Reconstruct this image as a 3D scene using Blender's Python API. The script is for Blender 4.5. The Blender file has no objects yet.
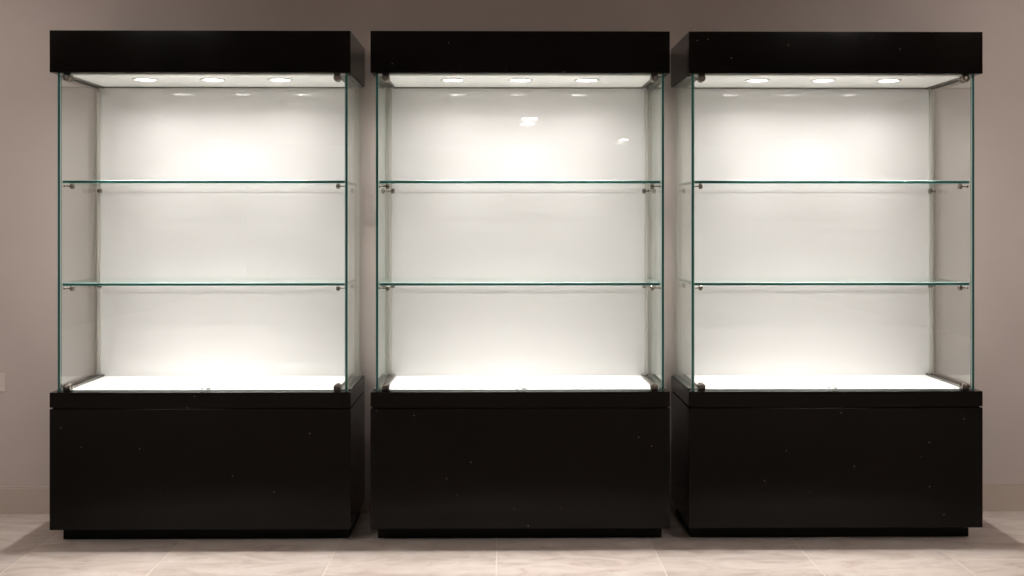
import bpy, bmesh, math, random
from mathutils import Vector, Matrix
random.seed(4)
S = bpy.context.scene
COL = S.collection

# ------------------------------------------------------------------ materials
def mat(name, base=(.5,.5,.5), rough=.5, metal=0.0, spec=.5, coat=0.0):
    m = bpy.data.materials.new(name); m.use_nodes = True
    b = m.node_tree.nodes['Principled BSDF']
    b.inputs['Base Color'].default_value = (*base, 1)
    b.inputs['Roughness'].default_value = rough
    b.inputs['Metallic'].default_value = metal
    b.inputs['Specular IOR Level'].default_value = spec
    b.inputs['Coat Weight'].default_value = coat
    return m

def nodes(m): return m.node_tree.nodes, m.node_tree.links, m.node_tree.nodes['Principled BSDF']

def noise(m, scale, detail=4, rough=.55, coord='Object', stretch=None):
    n, l, b = nodes(m)
    tc = n.new('ShaderNodeTexCoord')
    src = tc.outputs[coord]
    if stretch:
        mp = n.new('ShaderNodeMapping'); mp.inputs['Scale'].default_value = stretch
        l.new(src, mp.inputs['Vector']); src = mp.outputs['Vector']
    t = n.new('ShaderNodeTexNoise'); t.inputs['Scale'].default_value = scale
    t.inputs['Detail'].default_value = detail; t.inputs['Roughness'].default_value = rough
    l.new(src, t.inputs['Vector'])
    return t

def ramp(m, fac, stops):
    n, l, b = nodes(m)
    r = n.new('ShaderNodeValToRGB')
    while len(r.color_ramp.elements) < len(stops): r.color_ramp.elements.new(.5)
    for e, (p, c) in zip(r.color_ramp.elements, stops):
        e.position = p; e.color = (*c, 1)
    l.new(fac, r.inputs['Fac'])
    return r

# painted taupe wall, very faint roller texture
M_wall = mat('taupe_wall_paint', rough=.75, spec=.25)
n, l, b = nodes(M_wall)
t = noise(M_wall, 3.0, 5)
r = ramp(M_wall, t.outputs['Fac'], [(.3, (.61,.535,.50)), (.7, (.64,.562,.527))])
l.new(r.outputs['Color'], b.inputs['Base Color'])
t2 = noise(M_wall, 260, 2)
bp = n.new('ShaderNodeBump'); bp.inputs['Strength'].default_value = .05; bp.inputs['Distance'].default_value = .002
l.new(t2.outputs['Fac'], bp.inputs['Height']); l.new(bp.outputs['Normal'], b.inputs['Normal'])

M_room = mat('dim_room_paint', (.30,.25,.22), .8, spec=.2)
M_ceil = mat('ceiling_paint', (.62,.59,.56), .85, spec=.2)

M_skirt = mat('skirting_paint', rough=.45, spec=.4)
n, l, b = nodes(M_skirt)
t = noise(M_skirt, 5, 3)
r = ramp(M_skirt, t.outputs['Fac'], [(.3, (.57,.488,.43)), (.7, (.60,.515,.452))])
l.new(r.outputs['Color'], b.inputs['Base Color'])

# beige stone-look tiles: every tile has its own tone, plus soft clouds and veins
M_tile = mat('beige_stone_tile', rough=.42, spec=.4)
n, l, b = nodes(M_tile)
geo = n.new('ShaderNodeNewGeometry')
t = noise(M_tile, 5.5, 8, .66, stretch=(.7, 1.5, 1))
t.inputs['Distortion'].default_value = 1.1
r = ramp(M_tile, t.outputs['Fac'], [(.32, (.54,.44,.385)), (.5, (.70,.60,.535)), (.68, (.79,.70,.64))])
hv = n.new('ShaderNodeHueSaturation')
mr = n.new('ShaderNodeMapRange'); mr.inputs['To Min'].default_value = .93; mr.inputs['To Max'].default_value = 1.06
l.new(geo.outputs['Random Per Island'], mr.inputs['Value']); l.new(mr.outputs['Result'], hv.inputs['Value'])
l.new(r.outputs['Color'], hv.inputs['Color'])
l.new(hv.outputs['Color'], b.inputs['Base Color'])
t2 = noise(M_tile, 14, 5)
mr2 = n.new('ShaderNodeMapRange'); mr2.inputs['To Min'].default_value = .36; mr2.inputs['To Max'].default_value = .55
l.new(t2.outputs['Fac'], mr2.inputs['Value']); l.new(mr2.outputs['Result'], b.inputs['Roughness'])
M_grout = mat('pale_grout', (.82,.73,.65), .9, spec=.2)

# polished black panels with a few specks of dust
M_black = mat('polished_black_panel', rough=.07, spec=.12)
n, l, b = nodes(M_black)
tc = n.new('ShaderNodeTexCoord')
v = n.new('ShaderNodeTexVoronoi'); v.inputs['Scale'].default_value = 22
oi = n.new('ShaderNodeObjectInfo'); ad = n.new('ShaderNodeVectorMath'); ad.operation = 'ADD'
sc = n.new('ShaderNodeMath'); sc.operation = 'MULTIPLY'; sc.inputs[1].default_value = 7
l.new(oi.outputs['Random'], sc.inputs[0]); l.new(sc.outputs[0], ad.inputs[1])
l.new(tc.outputs['Object'], ad.inputs[0]); l.new(ad.outputs[0], v.inputs['Vector'])
lt = n.new('ShaderNodeMath'); lt.operation = 'LESS_THAN'; lt.inputs[1].default_value = .045
l.new(v.outputs['Distance'], lt.inputs[0])
sep = n.new('ShaderNodeSeparateColor'); l.new(v.outputs['Color'], sep.inputs['Color'])
gt = n.new('ShaderNodeMath'); gt.operation = 'GREATER_THAN'; gt.inputs[1].default_value = .6
l.new(sep.outputs['Red'], gt.inputs[0])
mu = n.new('ShaderNodeMath'); mu.operation = 'MULTIPLY'
l.new(lt.outputs[0], mu.inputs[0]); l.new(gt.outputs[0], mu.inputs[1])
mx = n.new('ShaderNodeMix'); mx.data_type = 'RGBA'
mx.inputs['A'].default_value = (.0052,.0039,.0034,1); mx.inputs['B'].default_value = (.35,.31,.28,1)
l.new(mu.outputs[0], mx.inputs['Factor']); l.new(mx.outputs['Result'], b.inputs['Base Color'])
t = noise(M_black, 6, 4)
mr = n.new('ShaderNodeMapRange'); mr.inputs['To Min'].default_value = .05; mr.inputs['To Max'].default_value = .12
l.new(t.outputs['Fac'], mr.inputs['Value']); l.new(mr.outputs['Result'], b.inputs['Roughness'])
M_groove = mat('matt_black_recess', (.004,.004,.004), .6, spec=.2)

# white laminate
def white(name, c, rough, spec=.5):
    m = mat(name, c, rough, spec=spec)
    n, l, b = nodes(m)
    t = noise(m, 4, 4)
    r = ramp(m, t.outputs['Fac'], [(.3, tuple(x*.985 for x in c)), (.7, c)])
    l.new(r.outputs['Color'], b.inputs['Base Color'])
    return m
M_back = white('white_glossy_back_panel', (.735,.72,.712), .03, .5)
M_deck = white('white_laminate_deck', (.88,.88,.87), .35)
M_soffit = white('white_canopy_soffit', (.90,.885,.86), .4)

M_alu = mat('brushed_grey_metal', (.22,.21,.19), .36, 1.0)
n, l, b = nodes(M_alu)
t = noise(M_alu, 60, 3, stretch=(8, .4, 8))
mr = n.new('ShaderNodeMapRange'); mr.inputs['To Min'].default_value = .28; mr.inputs['To Max'].default_value = .45
l.new(t.outputs['Fac'], mr.inputs['Value']); l.new(mr.outputs['Result'], b.inputs['Roughness'])
M_bronze = mat('bronzed_metal_fitting', (.20,.175,.15), .34, 1.0)
M_chan = mat('pale_corner_channel', (.46,.44,.40), .4)
M_trim = mat('white_lamp_trim', (.78,.77,.74), .3)
M_plate = mat('pale_plastic_plate', (.78,.70,.66), .4)

# glass: clear sheet faces with Fresnel reflection, and green-looking cut edges
def sheet(name, tint):
    m = bpy.data.materials.new(name); m.use_nodes = True
    nt = m.node_tree; n, l = nt.nodes, nt.links
    n.remove(n['Principled BSDF']); out = n['Material Output']
    tr = n.new('ShaderNodeBsdfTransparent'); tr.inputs['Color'].default_value = (*tint, 1)
    gl = n.new('ShaderNodeBsdfGlossy'); gl.inputs['Roughness'].default_value = .0
    gl.inputs['Color'].default_value = (.95, 1, .97, 1)
    geo = n.new('ShaderNodeNewGeometry')
    # air-to-glass Fresnel on both skins of the sheet (the sheet does not refract)
    lw = n.new('ShaderNodeVectorMath'); lw.operation = 'DOT_PRODUCT'
    l.new(geo.outputs['Normal'], lw.inputs[0]); l.new(geo.outputs['Incoming'], lw.inputs[1])
    ab = n.new('ShaderNodeMath'); ab.operation = 'ABSOLUTE'; l.new(lw.outputs['Value'], ab.inputs[0])
    om = n.new('ShaderNodeMath'); om.operation = 'SUBTRACT'; om.inputs[0].default_value = 1; l.new(ab.outputs[0], om.inputs[1])
    pw = n.new('ShaderNodeMath'); pw.operation = 'POWER'; pw.inputs[1].default_value = 5; l.new(om.outputs[0], pw.inputs[0])
    ma = n.new('ShaderNodeMath'); ma.operation = 'MULTIPLY_ADD'; ma.inputs[1].default_value = .96; ma.inputs[2].default_value = .04
    l.new(pw.outputs[0], ma.inputs[0])
    mx = n.new('ShaderNodeMixShader')
    l.new(ma.outputs[0], mx.inputs['Fac']); l.new(tr.outputs[0], mx.inputs[1]); l.new(gl.outputs[0], mx.inputs[2])
    l.new(mx.outputs[0], out.inputs['Surface'])
    return m
M_glass = sheet('clear_glass_sheet', (.990,.994,.991))
M_edge = mat('green_glass_cut_edge', (.024,.125,.115), .12, spec=.6)
M_arris = mat('polished_glass_arris', (.42,.62,.56), .15, spec=.8)

def emit(name, c, s):
    m = bpy.data.materials.new(name); m.use_nodes = True
    n, l = m.node_tree.nodes, m.node_tree.links
    n.remove(n['Principled BSDF'])
    e = n.new('ShaderNodeEmission'); e.inputs['Color'].default_value = (*c, 1); e.inputs['Strength'].default_value = s
    l.new(e.outputs[0], n['Material Output'].inputs['Surface'])
    return m
LAMP = (1.0, .95, .93)
M_lens = emit('lit_lamp_lens', LAMP, 15)
M_tube = emit('lit_ceiling_lens', (1, .95, .88), 30)

# ------------------------------------------------------------------ mesh helpers
def add_box(bm, x0, x1, y0, y1, z0, z1, bev=0.0, seg=2, mi=0):
    r = bmesh.ops.create_cube(bm, size=1)
    vs = r['verts']
    for v in vs:
        v.co = Vector(((x0+x1)/2 + v.co.x*(x1-x0), (y0+y1)/2 + v.co.y*(y1-y0), (z0+z1)/2 + v.co.z*(z1-z0)))
    fs = {f for v in vs for f in v.link_faces}
    for f in fs: f.material_index = mi
    if bev:
        es = list({e for v in vs for e in v.link_edges})
        bmesh.ops.bevel(bm, geom=es, offset=bev, segments=seg, profile=.5, affect='EDGES')
    return bm

def add_lathe(bm, prof, origin, axis, n=28, mi=0):
    """prof: list of (radius, height along axis)."""
    ax = Vector(axis).normalized()
    u = ax.orthogonal().normalized(); w = ax.cross(u)
    o = Vector(origin); rings = []
    for rad, h in prof:
        if rad < 1e-6: rings.append([bm.verts.new(o + ax*h)])
        else: rings.append([bm.verts.new(o + ax*h + (u*math.cos(2*math.pi*k/n) + w*math.sin(2*math.pi*k/n))*rad) for k in range(n)])
    for a, c in zip(rings, rings[1:]):
        for k in range(n):
            k2 = (k+1) % n
            q = [a[k % len(a)], a[k2 % len(a)], c[k2 % len(c)], c[k % len(c)]]
            uq = []
            for v in q:
                if v not in uq: uq.append(v)
            if len(uq) > 2:
                f = bm.faces.new(uq); f.material_index = mi; f.smooth = True
    return bm

def obj(name, bm, mats, parent=None, loc=(0,0,0), label=None):
    bmesh.ops.recalc_face_normals(bm, faces=bm.faces[:])
    me = bpy.data.meshes.new(name); bm.to_mesh(me); bm.free()
    for m in (mats if isinstance(mats, (list, tuple)) else [mats]): me.materials.append(m)
    o = bpy.data.objects.new(name, me); COL.objects.link(o); o.location = loc
    if parent: o.parent = parent
    if label: o['label'] = label
    return o

def box_obj(name, b, m, parent=None, bev=.0015, label=None):
    return obj(name, add_box(bmesh.new(), *b, bev=bev), m, parent, label=label)

def struct(name, bm, m):
    o = obj(name, bm, m); o['kind'] = 'structure'; return o

def glass_obj(name, b, parent, thin, bev=.0011, back=True):
    """A sheet: broad faces clear, cut edges green, chamfered arrises pale."""
    bm = add_box(bmesh.new(), *b)
    bmesh.ops.recalc_face_normals(bm, faces=bm.faces[:])
    bmesh.ops.bevel(bm, geom=bm.edges[:], offset=bev, segments=1, affect='EDGES')
    bm.normal_update()
    for f in bm.faces:
        a = [abs(c) for c in f.normal]
        if max(a) < .95: f.material_index = 2
        elif a.index(max(a)) == thin: f.material_index = 0
        elif back and (f.normal.y > .9 or abs(f.normal.z) > .9): f.material_index = 0   # edges that sit against a frame
        else: f.material_index = 1
    return obj(name, bm, [M_glass, M_edge, M_arris], parent)

# ------------------------------------------------------------------ the room
YW = 5.0
X0, X1, YF, H = -5.2, 5.2, -14.0, 2.85
struct('wall_back', add_box(bmesh.new(), X0, X1, YW, YW+.12, 0, H), M_wall)
struct('wall_left', add_box(bmesh.new(), X0-.12, X0, YF, YW, 0, H), M_room)
struct('wall_right', add_box(bmesh.new(), X1, X1+.12, YF, YW, 0, H), M_room)
struct('wall_front', add_box(bmesh.new(), X0, X1, YF-.12, YF, 0, H), M_room)
struct('ceiling', add_box(bmesh.new(), X0, X1, YF, YW, H, H+.1), M_ceil)

bm = bmesh.new()
add_box(bm, X0, X1, YF, YW, -.06, -.0012, mi=1)
gx = [-1.834, -1.290, -.648, -.014, .608, 1.185, 1.734]
while gx[0] > X0: gx.insert(0, gx[0]-.6)
while gx[-1] < X1: gx.append(gx[-1]+.6)
gy = [4.873]
while gy[0] > YF: gy.insert(0, gy[0]-.6)
gy.append(5.473)
g = .0026
for i in range(len(gx)-1):
    for j in range(len(gy)-1):
        a0, a1 = max(gx[i]+g, X0), min(gx[i+1]-g, X1)
        c0, c1 = max(gy[j]+g, YF), min(gy[j+1]-g, YW)
        if a1-a0 < .01 or c1-c0 < .01: continue
        if c1 > 2.5 and -3.2 < a0 < 3.2:
            add_box(bm, a0, a1, c0, c1, -.01, 0, bev=.0012, seg=1)
        else:
            add_box(bm, a0, a1, c0, c1, -.01, 0)
struct('floor', bm, [M_tile, M_grout])

bm = bmesh.new()
add_box(bm, X0, X1, YW-.015, YW, 0, .112, bev=.002)
add_box(bm, X0, X1, YW-.011, YW, .112, .1195, bev=.003)
struct('baseboard_back', bm, M_skirt)

# pale wall plate at the left margin
wp = bpy.data.objects.new('wall_plate', None); COL.objects.link(wp); wp.location = (-2.228, YW, .579)
wp['label'] = 'pale square wall plate on the taupe wall left of the display cases'; wp['category'] = 'wall plate'
bm = bmesh.new()
for bx in ((-.0425, .0425, .030, .040), (-.0425, .0425, -.040, -.030), (-.0425, -.0325, -.030, .030), (.0325, .0425, -.030, .030)):
    add_box(bm, bx[0], bx[1], -.011, 0, bx[2], bx[3], bev=.002)
obj('frame', bm, M_plate, wp)
box_obj('cover', (-.0324, .0324, -.008, 0, -.0299, .0299), M_plate, wp, bev=.001)

# ------------------------------------------------------------------ display case
HW = .599                     # half width
Z_BODY, Z_TOP, Z_CAN, Z_END = .0605, .6085, 1.8845, 2.0525
LY = .19
def make_case():
    root = bpy.data.objects.new('display_case', None); COL.objects.link(root)
    box_obj('plinth', (-HW+.02, HW-.02, .09, .45, 0, Z_BODY), M_groove, root)
    bm = add_box(bmesh.new(), -HW, HW, 0, .47, Z_BODY, .5425, bev=.0015)
    add_box(bm, -HW+.010, HW-.010, .010, .46, .5425, .5485)
    obj('base_cabinet', bm, M_black, root)
    box_obj('base_top', (-HW, HW, 0, .47, .5485, Z_TOP), M_black, root)
    dk = box_obj('deck_panel', (-.540, .540, .046, .459, Z_TOP, Z_TOP+.003), M_deck, root, bev=.0008)
    # little lock keep at the front of the deck
    bm = add_lathe(bmesh.new(), [(0, .005), (.009, .005), (.010, .004), (.010, 0)], (.016, .066, Z_TOP+.003), (0,0,1), 16)
    add_box(bm, -.012, -.007, .058, .074, Z_TOP+.003, Z_TOP+.011, bev=.001)
    obj('lock_keep', bm, M_alu, dk)
    box_obj('back_panel', (-.571, .571, .460, .470, Z_TOP, Z_CAN), M_back, root, bev=.0005)
    # canopy with white soffit and three downlights
    box_obj('canopy', (-HW, HW, 0, .48, Z_CAN, Z_END), M_black, root)
    box_obj('soffit', (-.571, .571, .036, .459, Z_CAN-.003, Z_CAN), M_soffit, root, bev=.0005)
    for dx in (-.277, .003, .281):
        zz = Z_CAN-.003
        bm = add_lathe(bmesh.new(), [(.053, 0), (.053, -.002), (.050, -.0045), (.043, -.0045), (.0405, -.001), (.0405, 0)], (dx, LY, zz), (0,0,1), 36)
        dl = obj('downlight', bm, M_trim, root)
        obj('lens', add_lathe(bmesh.new(), [(.0402, -.0005), (.0402, -.0018), (.030, -.0032), (0, -.0036)], (dx, LY, zz), (0,0,1), 36), M_lens, dl)
    box_obj('gap_shade_strip', (-.540, .540, .4505, .4595, Z_CAN-.0085, Z_CAN-.0032), M_alu, root, bev=.0005)  # dark strip standing in for the shaded gap between soffit and back panel
    # glass sides held in metal channels
    for s in (-1, 1):
        xa, xb = sorted((s*.5715, s*.5825))
        p = glass_obj('side_pane', (xa, xb, .040, .4615, Z_TOP+.0005, Z_CAN-.0005), root, 0)
        for z0, z1 in ((Z_TOP+.0002, Z_TOP+.011), (Z_CAN-.011, Z_CAN-.0002)):
            bm = bmesh.new()
            ya, yb = .064, .459
            xa, xb = sorted((s*.541, s*.571))
            # a channel: base web plus two low lips
            zb = (z0, z0+.004) if z0 < 1 else (z1-.004, z1)
            add_box(bm, xa, xb, ya, yb, zb[0], zb[1], bev=.0006, seg=1)
            for q in (0, 1):
                xq = (xa, xa+.005) if q == 0 else (xb-.005, xb)
                zl = (zb[1], z1) if z0 < 1 else (z0, zb[0])
                add_box(bm, xq[0], xq[1], ya, yb, zl[0], zl[1], bev=.0006, seg=1)
            xo = sorted((s*.583, s*.593))          # outer leg of the channel, outside the sheet
            add_box(bm, xo[0], xo[1], ya, yb, *((z0, z0+.006) if z0 < 1 else (z1-.006, z1)), bev=.0008, seg=1)
            obj('rail', bm, M_alu, p)
        xa, xb = sorted((s*.556, s*.571))
        obj('corner_channel', add_box(bmesh.new(), xa, xb, .447, .4595, Z_TOP+.0115, Z_CAN-.0115, bev=.0015), M_chan, p)
    # glass front with clamp fittings in its corners
    d = glass_obj('glass_door', (-.5700, .5700, .042, .050, Z_TOP+.003, Z_CAN-.004), root, 1, bev=.0008)
    for s in (-1, 1):
        for top in (0, 1):
            z = Z_CAN-.0165 if top else Z_TOP+.0150
            bm = bmesh.new()
            prof = [(0, -.003), (.012, -.003), (.0138, -.0005), (.0148, .003), (.0148, .013), (.0125, .0145), (.0125, .022), (.0148, .0235), (.0148, .036), (.0135, .038), (0, .038)]
            add_lathe(bm, prof, (s*.541, .022, z), (0,1,0), 24)
            zz = (Z_CAN-.009, Z_CAN-.0005) if top else (Z_TOP+.0005, Z_TOP+.009)
            add_box(bm, s*.541-.0135, s*.541+.0135, .027, .060, zz[0], zz[1], bev=.001)
            obj('clamp_fitting', bm, M_bronze, d)
    # two glass shelves on pegs
    for zc in (1.4505, 1.0365):
        sh = glass_obj('glass_shelf', (-.5685, .5685, .056, .444, zc-.006, zc+.006), root, 2)
        for s in (-1, 1):
            for y in (.078, .425):
                e, dz = (.012, .0168) if y < .2 else (0, .0268)      # the rear pegs are shorter and sit lower
                prof = [(0, 0), (.0060, 0), (.0060, .003), (.0026, .0045), (.0026, .013+e), (.0104, .0145+e), (.0114, .0165+e), (.0114, .0265+e), (.0096, .0285+e), (0, .0290+e)]
                bm = add_lathe(bmesh.new(), prof, (s*.571, y, zc-dz), (-s,0,0), 20)
                obj('shelf_peg', bm, M_bronze, sh)
    return root

def case_lights(root):
    for dx in (-.277, .003, .281):
        mid = abs(dx) < .1
        for nm, watt, ang, bl, tilt in (('downlight_beam', 80, 56, 1.0, 7.5), ('downlight_halo', 4.6 if mid else 10, 118 if mid else 82, 1.0, 0), ('downlight_spill', 2.6 if mid else 4.2, 168, 1.0, 0)):
            li = bpy.data.lights.new(nm, 'SPOT')
            li.energy = watt; li.color = LAMP; li.spot_size = math.radians(ang); li.spot_blend = bl
            li.shadow_soft_size = .018
            o = bpy.data.objects.new(nm, li); COL.objects.link(o)
            o.location = (dx, LY, Z_CAN-.027); o.parent = root
            o.rotation_euler.x = math.radians(-tilt)

def dup(root):
    r = root.copy(); COL.objects.link(r)
    for ch in list(root.children):
        c = ch.copy(); COL.objects.link(c); c.parent = r
        for gc in ch.children:
            d = gc.copy(); COL.objects.link(d); d.parent = c
    return r

proto = make_case()
case_lights(proto)
Y0 = 4.5
spec = [(-1.1965, 'leftmost tall black and glass display case, beside the pale wall plate'),
        (.0805, 'middle tall black and glass display case, standing between the two others'),
        (1.3475, 'rightmost tall black and glass display case, farthest from the wall plate')]
roots = [proto] + [dup(proto) for _ in spec[1:]]
for r, (x, lab), sx in zip(roots, spec, (1, 1, .987)):   # the last case is a touch narrower
    r.location = (x, Y0, 0); r.scale.x = sx; r['label'] = lab; r['category'] = 'display case'; r['group'] = 'row of lit display cases along the wall'

# ------------------------------------------------------------------ shop ceiling lamps (two behind the camera, mirrored in the glass; the rest added)
def ceiling_lamp(x, y, w, d, lab, m=M_tube):
    o = bpy.data.objects.new('ceiling_lamp', None); COL.objects.link(o); o.location = (x, y, H)
    o['label'] = lab; o['category'] = 'ceiling lamp'; o['group'] = 'ceiling lamps of the shop'
    bm = bmesh.new(); t = .012
    for b in ((-w/2-t, w/2+t, d/2, d/2+t), (-w/2-t, w/2+t, -d/2-t, -d/2), (-w/2-t, -w/2, -d/2, d/2), (w/2, w/2+t, -d/2, d/2)):
        add_box(bm, *b, -.02, 0, bev=.002)
    obj('frame', bm, M_trim, o)
    obj('diffuser', add_box(bmesh.new(), -w/2, w/2, -d/2, d/2, -.012, 0), m, o)
ceiling_lamp(.44, -7.9, .22, .45, 'lit rectangular ceiling lamp mirrored near the top of the middle case')
ceiling_lamp(2.35, -12.3, .16, .5, 'lit small ceiling lamp mirrored at the right of the middle case')

M_fill = emit('added_fill_panel', (1, .95, .92), 36)  # square fill lamps, added out of view to raise the ambient light
ceiling_lamp(-2.4, .9, .6, .6, 'added unseen square fill lamp in front of the leftmost case', M_fill)
ceiling_lamp(2.4, .9, .6, .6, 'added unseen square fill lamp in front of the rightmost case', M_fill)

# added spotlights, out of view, to brighten the wall beside the cases
def added_spot(x, y, aim, watt, ang, lab):
    o = bpy.data.objects.new('added_spotlight', None); COL.objects.link(o); o.location = (x, y, H)
    o['label'] = lab; o['category'] = 'spotlight'; o['group'] = 'added spotlights out of view'
    obj('mounting_plate', add_lathe(bmesh.new(), [(0, 0), (.05, 0), (.05, -.012), (.045, -.016), (0, -.016)], (0,0,0), (0,0,1)), M_groove, o)
    obj('stem', add_lathe(bmesh.new(), [(0, -.0155), (.008, -.0155), (.008, -.10), (0, -.10)], (0,0,0), (0,0,1), 16), M_groove, o)
    d = (Vector(aim) - Vector((x, y, H-.12))).normalized()
    h = obj('lamp_head', add_lathe(bmesh.new(), [(0, -.06), (.030, -.06), (.040, -.045), (.046, .07), (.042, .07), (.038, .05), (0, .05)], (0,0,-.12), d), M_groove, o)
    obj('lens', add_lathe(bmesh.new(), [(.0375, .051), (.030, .053), (0, .054)], (0,0,-.12), d), M_lens, h)
    li = bpy.data.lights.new('added_spot_beam', 'SPOT'); li.energy = watt; li.color = (1, .94, .88)
    li.spot_size = math.radians(ang); li.spot_blend = 1; li.shadow_soft_size = .04
    lo = bpy.data.objects.new('added_spot_beam', li); COL.objects.link(lo); lo.parent = o
    lo.location = Vector((0,0,-.12)) + d*.075
    lo.rotation_mode = 'QUATERNION'; lo.rotation_quaternion = d.to_track_quat('-Z', 'Y')
added_spot(-2.9, 2.0, (-2.9, 5.0, 1.9), 60, 74, 'added unseen spotlight brightening the wall left of the cases')
added_spot(2.9, 2.0, (2.9, 5.0, 1.9), 60, 74, 'added unseen spotlight brightening the wall right of the cases')

# ------------------------------------------------------------------ camera
cam = bpy.data.cameras.new('camera'); co = bpy.data.objects.new('camera', cam); COL.objects.link(co)
cam.sensor_width = 36; cam.lens = 1125*36/1024
co.location = (0, 0, 1.2925)
co.rotation_euler = (math.radians(90), 0, math.radians(-.6))
cam.shift_y = -(288-221)/1024
cam.clip_start = .05; cam.clip_end = 60
S.camera = co

w = bpy.data.worlds.new('world'); S.world = w; w.use_nodes = True
w.node_tree.nodes['Background'].inputs['Color'].default_value = (0, 0, 0, 1)
vs = S.view_settings
S.display_settings.display_device = 'sRGB'
vs.view_transform = 'Standard'; vs.look = 'None'; vs.gamma = 1; vs.exposure = .28; vs.use_curve_mapping = False
S.cycles.max_bounces = 14; S.cycles.diffuse_bounces = 7; S.cycles.glossy_bounces = 6
S.cycles.transparent_max_bounces = 24; S.cycles.sample_clamp_indirect = 4
S.cycles.caustics_reflective = True
